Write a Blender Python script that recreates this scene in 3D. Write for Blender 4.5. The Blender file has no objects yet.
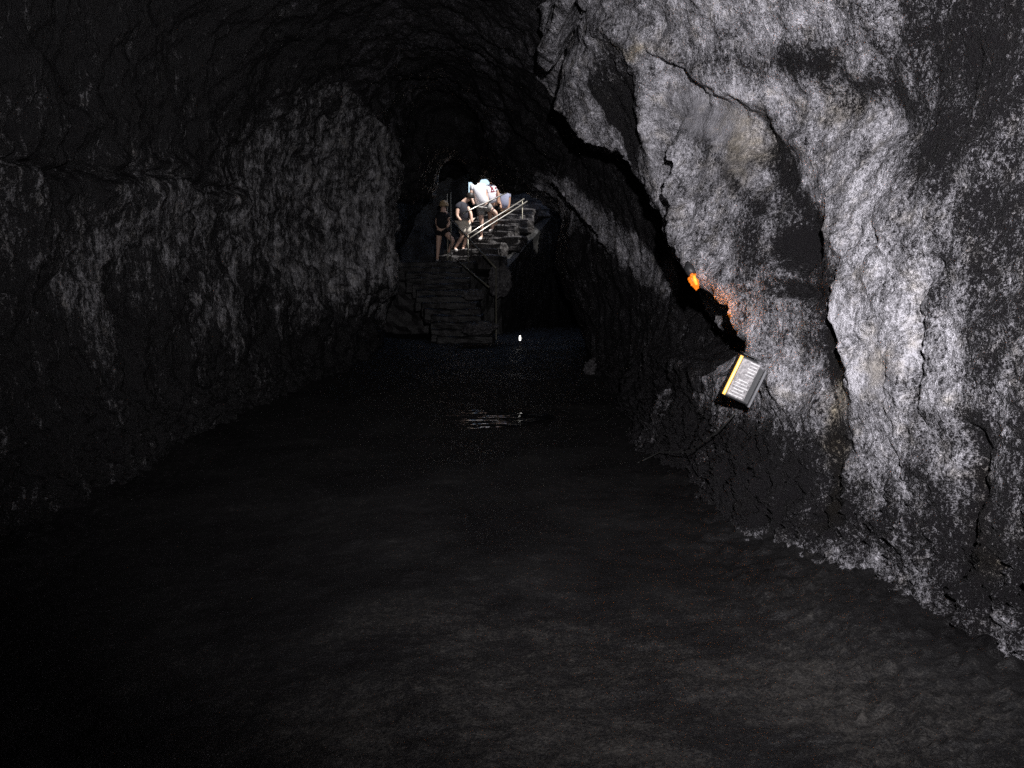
import bpy, bmesh, math, random
import numpy as np
from mathutils import Vector, Matrix

random.seed(7)
rng = np.random.default_rng(11)
sc = bpy.context.scene
COL = sc.collection
PI = math.pi

# ------------------------------------------------------------------ camera
F = 800.0                                   # focal length in pixels at 1024 px
CAMZ = 1.6
PITCH = math.atan(99.0 / F)
CP, SP = math.cos(PITCH), math.sin(PITCH)
cam_d = bpy.data.cameras.new('camera')
cam_d.sensor_width = 36.0
cam_d.lens = 36.0 * F / 1024.0
cam_d.clip_start = 0.05
cam_d.clip_end = 500
cam = bpy.data.objects.new('camera', cam_d)
cam.location = (0, 0, CAMZ)
cam.rotation_euler = (PI / 2 - PITCH, 0, 0)
COL.objects.link(cam)
sc.camera = cam


def at(px, py, d):
    """world point seen at pixel (px,py) at distance y = d"""
    a = (px - 512.0) / F
    b = (384.0 - py) / F
    y = CP + b * SP
    z = -SP + b * CP
    k = d / y
    return Vector((a * k, d, CAMZ + z * k))


def proj(P):
    X = P[..., 0]; Y = P[..., 1]; Z = P[..., 2] - CAMZ
    zc = np.maximum(Y * CP - Z * SP, 1e-3)
    yc = Y * SP + Z * CP
    return 512 + F * X / zc, 384 - F * yc / zc


# ------------------------------------------------------------------ noise
_perm = rng.permutation(256)
_perm = np.concatenate([_perm, _perm, _perm])
_g = rng.normal(size=(256, 3)); _g /= np.linalg.norm(_g, axis=1)[:, None]


def pnoise(P):
    i = np.floor(P).astype(np.int64)
    f = P - i
    i &= 255
    u = f * f * f * (f * (f * 6 - 15) + 10)
    res = 0
    for dx in (0, 1):
        wx = u[..., 0] if dx else 1 - u[..., 0]
        for dy in (0, 1):
            wy = u[..., 1] if dy else 1 - u[..., 1]
            for dz in (0, 1):
                wz = u[..., 2] if dz else 1 - u[..., 2]
                h = _perm[_perm[_perm[(i[..., 0] + dx) & 255] + ((i[..., 1] + dy) & 255)] + ((i[..., 2] + dz) & 255)]
                g = _g[h]
                dot = g[..., 0] * (f[..., 0] - dx) + g[..., 1] * (f[..., 1] - dy) + g[..., 2] * (f[..., 2] - dz)
                res = res + wx * wy * wz * dot
    return res * 1.5


def fbm(P, octv=4, gain=.5):
    a, s, t = 1.0, 1.0, 0
    for k in range(octv):
        t = t + a * pnoise(P * s + 17.3 * k)
        s *= 2.03; a *= gain
    return t


def smooth(e0, e1, x):
    t = np.clip((x - e0) / (e1 - e0), 0, 1)
    return t * t * (3 - 2 * t)


def smin(a, b, k):
    h = np.clip(.5 + .5 * (b - a) / k, 0, 1)
    return b * (1 - h) + a * h - k * h * (1 - h)


def tps(pts, vals, reg=1e-3):
    pts = np.array(pts, float); vals = np.array(vals, float)
    n = len(pts)
    D = np.linalg.norm(pts[:, None] - pts[None], axis=-1)
    K = np.where(D > 0, D * D * np.log(D + 1e-12), 0) + reg * np.eye(n)
    Q = np.hstack([np.ones((n, 1)), pts])
    A = np.block([[K, Q], [Q.T, np.zeros((3, 3))]])
    w = np.linalg.solve(A, np.concatenate([vals, np.zeros(3)]))

    def f(x):
        out = w[n] + w[n + 1] * x[..., 0] + w[n + 2] * x[..., 1]
        for k in range(n):
            r2 = (x[..., 0] - pts[k, 0]) ** 2 + (x[..., 1] - pts[k, 1]) ** 2
            out = out + w[k] * .5 * r2 * np.log(r2 + 1e-12)
        return out
    return f


# ------------------------------------------------------------------ tube shape: radius over (distance, angle)
X0, Z0 = -0.9, 1.5
R_ = math.radians


def polar(p):
    dx, dz = p[0] - X0, p[2] - Z0
    return p[1], math.atan2(dz, dx) if dz > -2.2 or dx > 0 else math.atan2(dz, dx) + 2 * PI, math.hypot(dx, dz)


def dpar(d):
    return np.log(np.asarray(d, float) + 7.0) * 5.0


# near right face, given as points seen in the photograph with a distance each
near = [(600, 0, 7.1), (700, 0, 6.3), (800, 0, 5.4), (900, 0, 4.5), (1024, 0, 3.6),
        (660, 70, 6.45), (700, 100, 6.25), (800, 100, 5.45), (900, 100, 4.45), (1024, 150, 3.45),
        (655, 150, 6.3), (700, 200, 5.85), (800, 200, 5.05), (900, 200, 4.15), (860, 250, 4.52), (1024, 300, 3.3),
        (695, 262, 5.7), (740, 308, 5.35), (770, 345, 5.1), (800, 300, 4.8), (900, 300, 4.15), (870, 350, 4.42),
        (800, 400, 4.68), (900, 400, 4.1), (780, 470, 4.9), (800, 540, 4.6), (900, 500, 4.12), (1024, 450, 3.2),
        (900, 610, 3.95), (1024, 640, 3.45), (765, 575, 4.55), (680, 505, 5.9), (640, 440, 8.2), (720, 450, 6.0),
        (775, 400, 5.1), (700, 420, 6.5)]
pn, vn = [], []
for (a, b, d) in near:
    dd, th, r = polar(at(a, b, d))
    pn.append((float(dpar(dd)), th * 2.0)); vn.append(r)
for d in (2.3, 0.5, -2.5, -6):
    for th, r in ((-35, 3.35), (-15, 3.1), (5, 3.15), (25, 3.35), (50, 3.6), (75, 3.6)):
        pn.append((float(dpar(d)), R_(th) * 2)); vn.append(r)
for d, th, r in ((6, 75, 3.75), (4, 75, 3.6), (7.5, 75, 3.7), (10, -32, 2.75), (12, -32, 2.75), (4.5, 55, 3.6), (8.5, -20, 2.75)):
    pn.append((float(dpar(d)), R_(th) * 2)); vn.append(r)
near_f = tps(pn, vn, 2e-2)


def ridge(pts):
    q = sorted((polar(at(*p))[1], p[2], polar(at(*p))[2]) for p in pts)
    t = np.array([a[0] for a in q]); d = np.array([a[1] for a in q]); r = np.array([a[2] for a in q])
    return (lambda th: np.interp(th, t, d)), (lambda th: np.interp(th, t, r)), t[0], t[-1]


# A: crest in front; B: dim shoulder behind it; C: band farther back
rA = ridge([(775, 410, 5.05), (766, 345, 5.1), (737, 308, 5.35), (692, 262, 5.7), (662, 200, 6.1), (648, 150, 6.3),
            (643, 110, 6.4), (647, 66, 6.5), (612, 38, 6.9), (590, 12, 7.3), (560, -20, 7.8)])
rB = ridge([(700, 275, 6.2), (662, 220, 7.1), (628, 178, 7.5), (585, 142, 7.9), (556, 105, 8.2), (541, 70, 8.4), (548, 45, 8.5),
            (578, 22, 8.5)])
rC = ridge([(690, 310, 9.4), (666, 290, 10.0), (640, 272, 10.6), (607, 250, 11.4), (573, 215, 12.3), (549, 187, 13.0)])

B = []          # base tube
for d, th, r in [
    # ceiling
    (-6, 90, 3.3), (0, 90, 3.4), (5, 90, 3.5), (9, 90, 3.55), (12, 90, 3.5), (14.5, 90, 3.6), (17, 90, 3.55), (18.3, 90, 3.1), (19.5, 90, 2.44), (19.5, 80, 2.68),
    (20.4, 90, 4.4), (22, 90, 4.9), (25, 90, 4.6), (28, 90, 3.5),
    (-6, 45, 3.6), (3, 45, 3.7), (7, 45, 3.4), (9, 45, 2.9), (11, 45, 2.7), (14, 45, 2.55), (16, 45, 2.5), (18, 45, 2.6), (19.5, 48, 2.98), (19.5, 69, 2.66), (20.4, 60, 4.2),
    (20.4, 45, 4.0), (22, 45, 4.6), (25, 45, 4.4), (28, 45, 3.0),
    (19.5, 22, 2.75), (20.6, 22, 3.3), (19.5, 114, 2.38), (19.5, 126, 2.45), (20.4, 118, 4.0), (20.6, 135, 3.5),
    # right
    (-6, 0, 3.2), (3, 0, 3.1), (6, 0, 3.0), (8, 0, 3.0), (10, 0, 2.6), (12, 0, 2.35), (14, 0, 2.1), (16, 0, 2.0), (18, 0, 2.4), (20, 0, 3.0), (23, 0, 3.4), (28, 0, 3.0),
    (7, 22, 3.1), (9, 22, 2.8), (12, 22, 2.4), (15, 22, 2.05), (17, 22, 2.1),
    (-6, -32, 3.3), (3, -32, 3.3), (6, -32, 2.9), (9, -32, 2.8), (12, -32, 2.8), (15, -30, 2.7), (18, -30, 2.9), (22, -30, 3.3), (28, -30, 3.3),
    # left
    (-6, 135, 3.5), (3, 135, 3.5), (7, 135, 3.35), (10, 135, 3.1), (13, 135, 2.7), (15.6, 108, 3.7), (15.6, 124, 2.35), (15.6, 135, 1.8), (17, 108, 3.5), (17, 124, 3.0), (17, 135, 2.95), (19, 140, 2.9), (22, 135, 3.8), (28, 135, 3.2),
    (3, 157, 2.95), (7, 157, 2.85), (10, 157, 2.65), (13, 157, 2.0), (15.6, 157, 1.32), (17, 157, 2.3),
    (-6, 180, 2.8), (3, 180, 2.65), (7, 180, 2.6), (10, 180, 2.4), (13, 180, 1.8), (15.6, 180, 1.2), (17, 180, 2.0), (18.5, 180, 2.3), (20, 180, 2.45), (23, 180, 2.6), (28, 180, 2.8),
    (-6, 212, 2.95), (3, 212, 2.85), (7, 212, 2.75), (10, 212, 2.7), (13, 212, 2.4), (15.6, 212, 2.0), (17, 212, 2.4), (20, 212, 2.85), (23, 212, 2.9), (28, 212, 3.0)]:
    B.append((float(dpar(d)), R_(th) * 2.0, r))
B = np.array(B)
base_f = tps(B[:, :2], B[:, 2], 4e-3)


def floor_z(x, d):
    z = .42 * smooth(11, 17.5, d) + .03 * np.sin(x * .9 + d * .35)
    q = np.stack([x * .55, d * .55, x * 0 + 4.2], -1)
    z = z + .05 * fbm(q, 3) * (1 - .6 * smooth(7.5, 8.5, d) * (1 - smooth(10.8, 11.5, d)))
    z = z + .10 * smooth(1.0, 1.9, x) * (1 - smooth(9, 12, d)) + .07 * smooth(-2.6, -3.5, x)
    return z


# sample stations
ds = [-6.0]
while ds[-1] < 28.0:
    d = ds[-1]
    ds.append(d + (0.12 if d < 1.8 else max(.0075, .0033 * d)))
ds = np.array(ds)
th_r = np.arange(R_(-50), R_(66), .0052)
th_c = np.arange(R_(66), R_(116), .0085)
th_l = np.arange(R_(116), R_(231), .0085)
ths = np.concatenate([th_r, th_c, th_l, [R_(231)]])
nr, nc = len(th_r), len(th_c)
DD, TT = np.meshgrid(ds, ths, indexing='ij')
x2 = np.stack([dpar(DD), TT * 2.0], -1)
Rb = base_f(x2)
Rb = np.clip(Rb, 1.2, 6.5)
Rn = np.clip(near_f(x2), 1.4, 5)
# warp the ridge lines so that they run irregularly
wob = .10 * fbm(np.stack([TT * 5.5, TT * 0, TT * 0 + 1.7], -1), 4, .55)


def bulge(rd, front, gain, wobk=1.0, slope=.33):
    fd, fr, t0, t1 = rd
    e = DD - (fd(TT) + wob * wobk)
    out = np.maximum(t0 - TT, 0) + np.maximum(TT - t1, 0)
    body = fr(TT) if front is None else None
    if front is None:
        r = fr(TT) + slope * np.maximum(-e, 0) + gain * np.maximum(e, 0)
    else:
        r = front + gain * np.maximum(e, 0)
    return r + out * 6.0 * (1 if front is None else 0)


low = smooth(R_(-6), R_(-15), TT)                      # below knee height the face simply runs on
RA = near_f(x2)
eA = np.maximum(DD - (rA[0](TT) + wob), 0)
capA = .42 + 3.2 * smooth(R_(9), R_(20), TT)
eA = np.where(DD < 7.6, np.minimum(eA, capA), eA)
RA = RA + 1.5 * eA * (1 - low) + 3.0 * np.maximum(TT - R_(72), 0) + .25 * np.maximum(DD - 9.5, 0)
RB = bulge(rB, None, 1.1)
RC = bulge(rC, None, 1.0, 1.0, .55)
R0 = smin(Rb, RA, .16)
R0 = smin(R0, RB, .10)
R0 = smin(R0, RC, .10)
left_ledge = smooth(R_(146), R_(152), TT + .05 * np.sin(DD * 1.3)) * (1 - smooth(R_(158), R_(176), TT)) * (1 - smooth(9.5, 11.5, DD)) * smooth(2, 5, DD)
R0 = R0 - .10 * left_ledge

P = np.stack([X0 + R0 * np.cos(TT), DD, Z0 + R0 * np.sin(TT)], -1)
# slight waviness of the whole axis
P[..., 0] += .12 * np.sin(DD * .7 + 1.0) * smooth(10, 13, DD) * 0
U, V = proj(P)
isR = (TT < R_(72)) & (DD > 2.0)


def seg(px, w):
    """soft mask along a polyline given in the photograph, used to lay out grooves, stains and painted shade on the rock"""
    m = np.zeros_like(U)
    for (a, b), (c, e) in zip(px[:-1], px[1:]):
        dx, dy = c - a, e - b
        t = np.clip(((U - a) * dx + (V - b) * dy) / (dx * dx + dy * dy), 0, 1)
        q = (U - a - t * dx) ** 2 + (V - b - t * dy) ** 2
        m = np.maximum(m, np.exp(-q / (w * w)))
    return m * isR * (DD < 8.5)


def blob(cx, cy, rx, ry, rot=0.0, sharp=2.0):
    c, s = math.cos(rot), math.sin(rot)
    a = ((U - cx) * c + (V - cy) * s) / rx
    b = (-(U - cx) * s + (V - cy) * c) / ry
    q = (a * a + b * b) ** (sharp / 2)
    return np.exp(-q) * isR * (DD < 8.5)


wu = 9 * fbm(np.stack([P[..., 0] * 2.2, P[..., 1] * 2.2, P[..., 2] * 2.2], -1), 3)
U = U + wu; V = V + np.roll(wu, 37, 0)
near_w = isR * (DD < 7.5)
# outward pushes (+ into the rock)
push = np.zeros_like(U)
push += .06 * seg([(770, 130), (785, 180), (800, 225), (822, 290), (838, 370), (850, 430)], 22)
push += .16 * blob(795, 243, 24, 24, .5, 3)
push += .10 * blob(790, 290, 24, 10, .25, 3)
push += .05 * seg([(655, 60), (690, 90), (725, 120), (760, 140)], 12)
push += .10 * seg([(940, 260), (925, 310), (935, 345), (942, 400)], 9)
push += .06 * seg([(880, 255), (893, 240)], 5)
push += .10 * blob(850, 110, 55, 20, .2)
push -= .11 * blob(900, 320, 70, 115, -.15, 2)
push -= .12 * seg([(650, 60), (646, 110), (650, 160), (680, 220), (720, 280), (760, 335), (790, 390)], 16)
push -= .10 * seg([(600, 30), (650, 40), (720, 75), (800, 140)], 12)
push -= .05 * seg([(838, 120), (843, 200), (858, 300), (880, 400)], 20)
push += .10 * seg([(985, 440), (980, 500), (960, 560)], 14)
push += .06 * seg([(840, 450), (835, 510)], 18)
push += .08 * blob(620, 120, 22, 40, 0, 3)
isL = (TT > R_(116)) & (DD > 2.5) & (DD < 16)


def lseg(px, w):
    m = np.zeros_like(U)
    for (a, b), (c, e) in zip(px[:-1], px[1:]):
        dx, dy = c - a, e - b
        t = np.clip(((U - a) * dx + (V - b) * dy) / (dx * dx + dy * dy), 0, 1)
        m = np.maximum(m, np.exp(-((U - a - t * dx) ** 2 + (V - b - t * dy) ** 2) / (w * w)))
    return m * isL


ledge = [(-40, 155), (20, 160), (70, 172), (130, 172), (190, 181), (250, 186)]
push += .15 * lseg(ledge, 5)
push += .05 * lseg([(a, b - 22) for a, b in ledge], 22)
push -= .04 * lseg([(a, b + 16) for a, b in ledge], 11)
push += .12 * lseg([(12, 100), (8, 130), (12, 155)], 7) + .12 * lseg([(78, 95), (76, 130), (84, 160)], 9)
push += .14 * lseg([(300, 165), (310, 195), (315, 230)], 9) + .10 * lseg([(190, 190), (196, 240), (190, 300)], 7)
push += .10 * lseg([(350, 180), (352, 230), (345, 300)], 7) - .12 * lseg([(378, 110), (382, 180), (374, 250), (360, 310)], 9)
push += .10 * lseg([(215, 205), (245, 228)], 8)

# normals of the base grid
def normals(P):
    a = np.gradient(P, axis=0); b = np.gradient(P, axis=1)
    n = np.cross(b, a)
    return n / np.maximum(np.linalg.norm(n, axis=-1, keepdims=True), 1e-9)


N = normals(P)
ctr = np.stack([np.full_like(DD, X0), DD, np.full_like(DD, Z0)], -1)
flip = np.sign(((P - ctr) * N).sum(-1, keepdims=True)); flip[flip == 0] = 1
N = N * flip                                              # outwards, into the rock
q = P
big = fbm(q * np.array([.55, .55, .55]), 3)
mid = 1 - 2 * np.abs(fbm(q * np.array([1.5, 1.5, .9]) + 9.0, 3))
drape = fbm(q * np.array([5.0, 4.0, .8]) + 3.0, 3)
lump = fbm(q * 6.5, 3, .55)
crust = np.abs(fbm(q * 17.0 + 5.0, 3, .6))
foot = smooth(.9, .15, P[..., 2])
amp = np.where(TT < R_(66), 1.0, 1.35)
far_amp = 1 + .5 * smooth(8, 14, DD) - .9 * np.exp(-((DD - 19.5) / 1.0) ** 2)
disp = push + amp * far_amp * (.10 * big + np.where(TT < R_(66), .035, .014) * mid * (1 - .4 * near_w) + .035 * drape * (1 - foot) * np.where(TT < R_(66), 1.0, .28) + np.where(TT < R_(66), 0, .05) * fbm(q * 2.3 + 40, 4)) \
    + .030 * lump * (1 + foot) - .022 * crust * (1 + 2.2 * foot) + .05 * foot * fbm(q * 11 + 31.0, 2)
behind = smooth(1.5, 3.0, DD)
P = P + N * disp[..., None]
U2, V2 = proj(P)


def on_rock(px, py, lift=0.0):
    """nearest point of the rock shell along the line of sight through (px,py), moved LIFT metres back towards the camera"""
    k = (np.abs(U2 - px) < 3.5) & (np.abs(V2 - py) < 3.5) & (DD > 2)
    d = float(DD[k].min()) if k.any() else 6.0
    return at(px, py, d - lift)



# pale crust and dark stains over basalt, with shade and light falloff painted in
crust_shade = np.full_like(U, .30)
crust_shade = np.where(isR, .50, crust_shade)
cn = fbm(P * .9 + 21, 3)
crust_shade += .22 * cn
near_crust_shade = np.zeros_like(U)
near_crust_shade += .26 * blob(870, 310, 75, 130, -.15, 2)
near_crust_shade += .12 * blob(730, 40, 130, 60, .2, 2)
near_crust_shade += .14 * seg([(650, 70), (660, 170), (700, 260), (750, 330), (785, 395)], 22)
near_crust_shade += .15 * seg([(720, 80), (770, 105), (840, 80)], 14)
near_crust_shade -= .78 * seg([(768, 125), (785, 175), (800, 215), (812, 260), (825, 300), (834, 370)], 13)  # shade in the gully painted dark above its stained lower part
near_crust_shade -= .4 * seg([(834, 370), (842, 440)], 14)
near_crust_shade -= .8 * blob(795, 243, 24, 24, .5, 4) + .5 * blob(790, 290, 25, 10, .25, 3) + .45 * blob(810, 330, 22, 60, -.1, 2)  # shade of the hollows painted in as darker rock
near_crust_shade -= .35 * blob(760, 240, 25, 40, .4, 2)
near_crust_shade += .22 * blob(870, 200, 35, 70, 0, 2)
near_crust_shade -= .30 * seg([(700, 60), (760, 60), (830, 55)], 16)
near_crust_shade -= (.62 + .6 * cn) * blob(1010, 60, 135, 110, .4, 2)  # flash falloff towards the upper right painted as darker rock
near_crust_shade -= (.45 + .5 * cn) * blob(965, 165, 65, 70, .4, 2)
near_crust_shade -= (.30 + .4 * cn) * blob(1010, 260, 60, 60, 0, 2)
near_crust_shade -= .45 * seg([(780, 60), (840, 75), (900, 110)], 14) + .3 * seg([(690, 130), (760, 210)], 8)
near_crust_shade -= .20 * seg([(1000, 230), (1010, 420)], 38)
near_crust_shade -= .36 * seg([(945, 330), (935, 420), (930, 470)], 12)
near_crust_shade -= .42 * seg([(990, 420), (985, 500), (960, 590)], 16)
near_crust_shade -= .48 * seg([(842, 440), (835, 520)], 17)
near_crust_shade -= .38 * blob(760, 500, 75, 45, .1, 2)
near_crust_shade -= .50 * seg([(660, 400), (740, 440), (800, 470)], 30)
near_crust_shade += .48 * seg([(775, 550), (880, 572), (950, 605), (1020, 645)], 24)
near_crust_shade -= .16 * smooth(.45, .05, P[..., 2] + .35 * cn)
near_crust_shade -= .80 * blob(612, 112, 34, 66, 0, 4)
near_crust_shade -= .25 * blob(620, 180, 60, 30, .6, 2)
near_crust_shade -= .45 * blob(662, 428, 45, 45, 0, 2)
near_crust_shade -= .34 * smooth(380, 480, V) + .16 * smooth(440, 520, V)  # light fading towards the foot of the wall, put into the colour
crust_shade = crust_shade + np.where(near_w > 0, near_crust_shade, 0)
crust_shade = np.where((TT < R_(72)) & (DD >= 7.0), np.minimum(crust_shade, .40 + .2 * cn), crust_shade)
bandC = [(545, 188), (572, 206), (604, 232), (636, 256), (668, 282)]
mC = np.zeros_like(U)
for (a, b), (c, e) in zip(bandC[:-1], bandC[1:]):
    dx, dy = c - a, e - b
    t = np.clip(((U - a) * dx + (V - b) * dy) / (dx * dx + dy * dy), 0, 1)
    mC = np.maximum(mC, np.exp(-(((U - a - t * dx) ** 2 + (V - b - t * dy) ** 2) / 18.0 ** 2) ** 2))
fr = (TT < R_(72)) & (DD >= 8.0) & (V > 150)
crust_shade = np.where(fr, -.3 + .75 * mC, crust_shade)  # shade under the shoulder painted black around the paler band
crust_shade = np.where((TT < R_(72)) & (DD >= 6.4) & (V > 262) & (V < 395) & (U < 760) & (mC < .4), -.25, crust_shade)
crust_shade = np.where((TT < R_(72)) & (DD >= 10.9) & (mC < .3), -.3, crust_shade)
crust_shade = np.where((TT < R_(72)) & (DD >= 6.8) & (V > 370), crust_shade - .42, crust_shade)
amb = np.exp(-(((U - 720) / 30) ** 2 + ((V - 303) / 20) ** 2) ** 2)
crust_shade = np.where((TT < R_(72)) & (DD > 4.9) & (DD < 7.6), crust_shade + (.8 - crust_shade) * amb, crust_shade)
# left wall: pale pillar at the narrowing, streaky elsewhere
left = TT >= R_(116)
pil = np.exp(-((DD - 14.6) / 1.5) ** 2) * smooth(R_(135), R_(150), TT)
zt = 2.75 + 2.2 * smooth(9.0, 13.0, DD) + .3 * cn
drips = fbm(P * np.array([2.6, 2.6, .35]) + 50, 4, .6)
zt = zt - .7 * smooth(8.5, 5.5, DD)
band = smooth(.55, 1.9, P[..., 2] + .35 * cn + .5 * drips) * (1 - smooth(zt - 1.2, zt + 1.2, P[..., 2] + .7 * drips))  # left wall's light put into the colour as a paler middle band
crust_shade = np.where(left, -.22 + .13 * cn + .10 * drips + .50 * band + .22 * pil * band - .30 * smooth(15.9, 16.6, DD), crust_shade)
crust_shade = np.where((TT >= R_(66)) & (TT < R_(116)) & (DD > 6.5), crust_shade - .26, crust_shade)
rim = np.exp(-((DD - 15.6) / .7) ** 2) * (TT > R_(60)) * (TT < R_(125))
crust_shade = np.where((DD > 16.6) & (TT > R_(60)), -.12, crust_shade) + .30 * rim * (.6 + fbm(P * np.array([5, .8, 5.0]) + 60, 3))  # shade past the narrowing painted dark; faint pale streaks on the arch
warm = np.zeros_like(U)
warm += .8 * seg([(835, 330), (842, 400), (838, 520)], 10) + .5 * blob(740, 150, 30, 40, .5, 2) + .7 * blob(640, 47, 30, 7, 0, 2)
warm += .5 * blob(835, 110, 22, 9) + .6 * seg([(985, 480), (990, 560)], 16) + .35 * blob(900, 370, 20, 35)
smoothp = np.zeros_like(U)
smoothp += blob(705, 118, 40, 22, .5, 3) + .8 * blob(905, 375, 18, 32, 0, 3) + .6 * blob(735, 165, 22, 22, 0, 3)


# ------------------------------------------------------------------ material helpers
def new_mat(name):
    m = bpy.data.materials.new(name); m.use_nodes = True
    return m, m.node_tree, m.node_tree.nodes['Principled BSDF']


def simple(name, col, rough=.6, metal=0.0, spec=.5, noise=.25, scale=12.0, emit=None, estr=0):
    m, t, b = new_mat(name)
    tc = t.nodes.new('ShaderNodeTexCoord')
    nz = t.nodes.new('ShaderNodeTexNoise'); nz.inputs['Scale'].default_value = scale; nz.inputs['Detail'].default_value = 5
    t.links.new(tc.outputs['Object'], nz.inputs['Vector'])
    mx = t.nodes.new('ShaderNodeMix'); mx.data_type = 'RGBA'
    mx.inputs[6].default_value = (*[c * (1 - noise) for c in col], 1)
    mx.inputs[7].default_value = (*[min(1, c * (1 + noise)) for c in col], 1)
    t.links.new(nz.outputs['Fac'], mx.inputs[0])
    t.links.new(mx.outputs[2], b.inputs['Base Color'])
    b.inputs['Roughness'].default_value = rough
    b.inputs['Metallic'].default_value = metal
    b.inputs['Specular IOR Level'].default_value = spec
    if emit:
        b.inputs['Emission Color'].default_value = (*emit, 1)
        b.inputs['Emission Strength'].default_value = estr
    return m


def math_node(t, op, a, b=None, c=None):
    n = t.nodes.new('ShaderNodeMath'); n.operation = op
    for k, v in enumerate((a, b, c)):
        if v is None: continue
        if isinstance(v, (int, float)): n.inputs[k].default_value = v
        else: t.links.new(v, n.inputs[k])
    return n.outputs[0]


def rock_material(name, pale, dark, speck_scale, streak, bump, attr=True, k0=.45, rough=(.50, .50), amp=1.0, sz=.62):
    m, t, b = new_mat(name)
    L = t.links.new
    tc = t.nodes.new('ShaderNodeTexCoord')

    def noise(scale, detail, rgh=.6, sq=None, dist=0.0):
        n = t.nodes.new('ShaderNodeTexNoise')
        n.inputs['Scale'].default_value = scale; n.inputs['Detail'].default_value = detail
        n.inputs['Roughness'].default_value = rgh; n.inputs['Distortion'].default_value = dist
        if sq:
            mp = t.nodes.new('ShaderNodeMapping'); mp.inputs['Scale'].default_value = sq
            L(tc.outputs['Object'], mp.inputs['Vector']); L(mp.outputs['Vector'], n.inputs['Vector'])
        else:
            L(tc.outputs['Object'], n.inputs['Vector'])
        return n.outputs['Fac']
    sp = noise(1.0, 6, .75, (speck_scale, speck_scale, speck_scale * sz))
    sp2 = noise(speck_scale * 2.7, 3, .6)
    pa = noise(4.2, 6, .65, None, .6)
    st = noise(1.0, 5, .6, (9, 9, 1.0), .4)
    v = math_node(t, 'MULTIPLY_ADD', sp, 2.1 * amp, -1.05 * amp)
    v = math_node(t, 'ADD', v, math_node(t, 'MULTIPLY_ADD', sp2, 1.3 * amp, -.65 * amp))
    v = math_node(t, 'ADD', v, math_node(t, 'MULTIPLY_ADD', pa, 1.5, -.75))
    v = math_node(t, 'ADD', v, math_node(t, 'MULTIPLY_ADD', st, streak, -streak / 2))
    if attr:
        at_ = t.nodes.new('ShaderNodeAttribute'); at_.attribute_name = 'crust_shade'
        sm = t.nodes.new('ShaderNodeAttribute'); sm.attribute_name = 'smoothness'
        keep = math_node(t, 'SUBTRACT', 1.0, math_node(t, 'MULTIPLY', sm.outputs['Fac'], .75))
        v = math_node(t, 'ADD', math_node(t, 'MULTIPLY', v, keep), at_.outputs['Fac'])
    else:
        v = math_node(t, 'ADD', v, k0)
    cr = t.nodes.new('ShaderNodeValToRGB')
    cr.color_ramp.elements[0].position = .12; cr.color_ramp.elements[0].color = (*dark, 1)
    cr.color_ramp.elements[1].position = 1.0; cr.color_ramp.elements[1].color = (*pale, 1)
    e = cr.color_ramp.elements.new(.42); e.color = (*[dk + (p - dk) * .25 for dk, p in zip(dark, pale)], 1)
    e = cr.color_ramp.elements.new(.72); e.color = (*[dk + (p - dk) * .50 for dk, p in zip(dark, pale)], 1)
    L(v, cr.inputs['Fac'])
    col = cr.outputs['Color']
    # yellow-green stain
    mx = t.nodes.new('ShaderNodeMix'); mx.data_type = 'RGBA'; mx.blend_type = 'MULTIPLY'
    L(col, mx.inputs[6]); mx.inputs[7].default_value = (.95, .82, .52, 1)
    wn = noise(7.0, 4, .6)
    wf = math_node(t, 'MULTIPLY_ADD', wn, 1.6, -.85)
    if attr:
        wa = t.nodes.new('ShaderNodeAttribute'); wa.attribute_name = 'stain'
        wf = math_node(t, 'ADD', wf, wa.outputs['Fac'])
    cl = t.nodes.new('ShaderNodeClamp'); L(wf, cl.inputs['Value'])
    L(cl.outputs[0], mx.inputs[0])
    L(mx.outputs[2], b.inputs['Base Color'])
    rr = t.nodes.new('ShaderNodeMapRange')
    L(v, rr.inputs['Value']); rr.inputs['From Min'].default_value = .1; rr.inputs['From Max'].default_value = .9
    rr.inputs['To Min'].default_value = rough[0]; rr.inputs['To Max'].default_value = rough[1]
    L(rr.outputs[0], b.inputs['Roughness'])
    b.inputs['Specular IOR Level'].default_value = .30
    bh = math_node(t, 'ADD', math_node(t, 'MULTIPLY', sp, 1.0), math_node(t, 'MULTIPLY', sp2, .45))
    bp = t.nodes.new('ShaderNodeBump'); bp.inputs['Strength'].default_value = 1.0
    bp.inputs['Distance'].default_value = bump
    L(bh, bp.inputs['Height']); L(bp.outputs[0], b.inputs['Normal'])
    return m


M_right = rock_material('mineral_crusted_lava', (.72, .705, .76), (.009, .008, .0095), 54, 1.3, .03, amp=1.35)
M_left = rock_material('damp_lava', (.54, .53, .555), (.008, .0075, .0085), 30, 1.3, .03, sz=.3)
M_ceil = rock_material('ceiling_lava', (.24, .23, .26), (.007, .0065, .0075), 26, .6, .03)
M_stone = rock_material('step_stone', (.085, .08, .08), (.010, .009, .010), 14, .3, .012, attr=False, k0=.5)
M_boulder = rock_material('loose_rock', (.13, .125, .13), (.02, .018, .02), 20, .4, .012, attr=False, k0=.5)


# ------------------------------------------------------------------ build the rock shell
hole = (P[..., 2] > 3.9) & (((P[..., 0] - .05) / 1.6) ** 2 + ((P[..., 1] - 21.6) / 1.6) ** 2 < 1 + .25 * np.sin(P[..., 0] * 4 + P[..., 1] * 3))


exit_gap = (DD > 22.2) & ((((U2 - 487) / 17.5) ** 2 + ((V2 - 189) / 12.5) ** 2) < 1 + .3 * np.sin(U2 * .9) * np.cos(V2 * .7))
hole = hole | exit_gap


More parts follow.
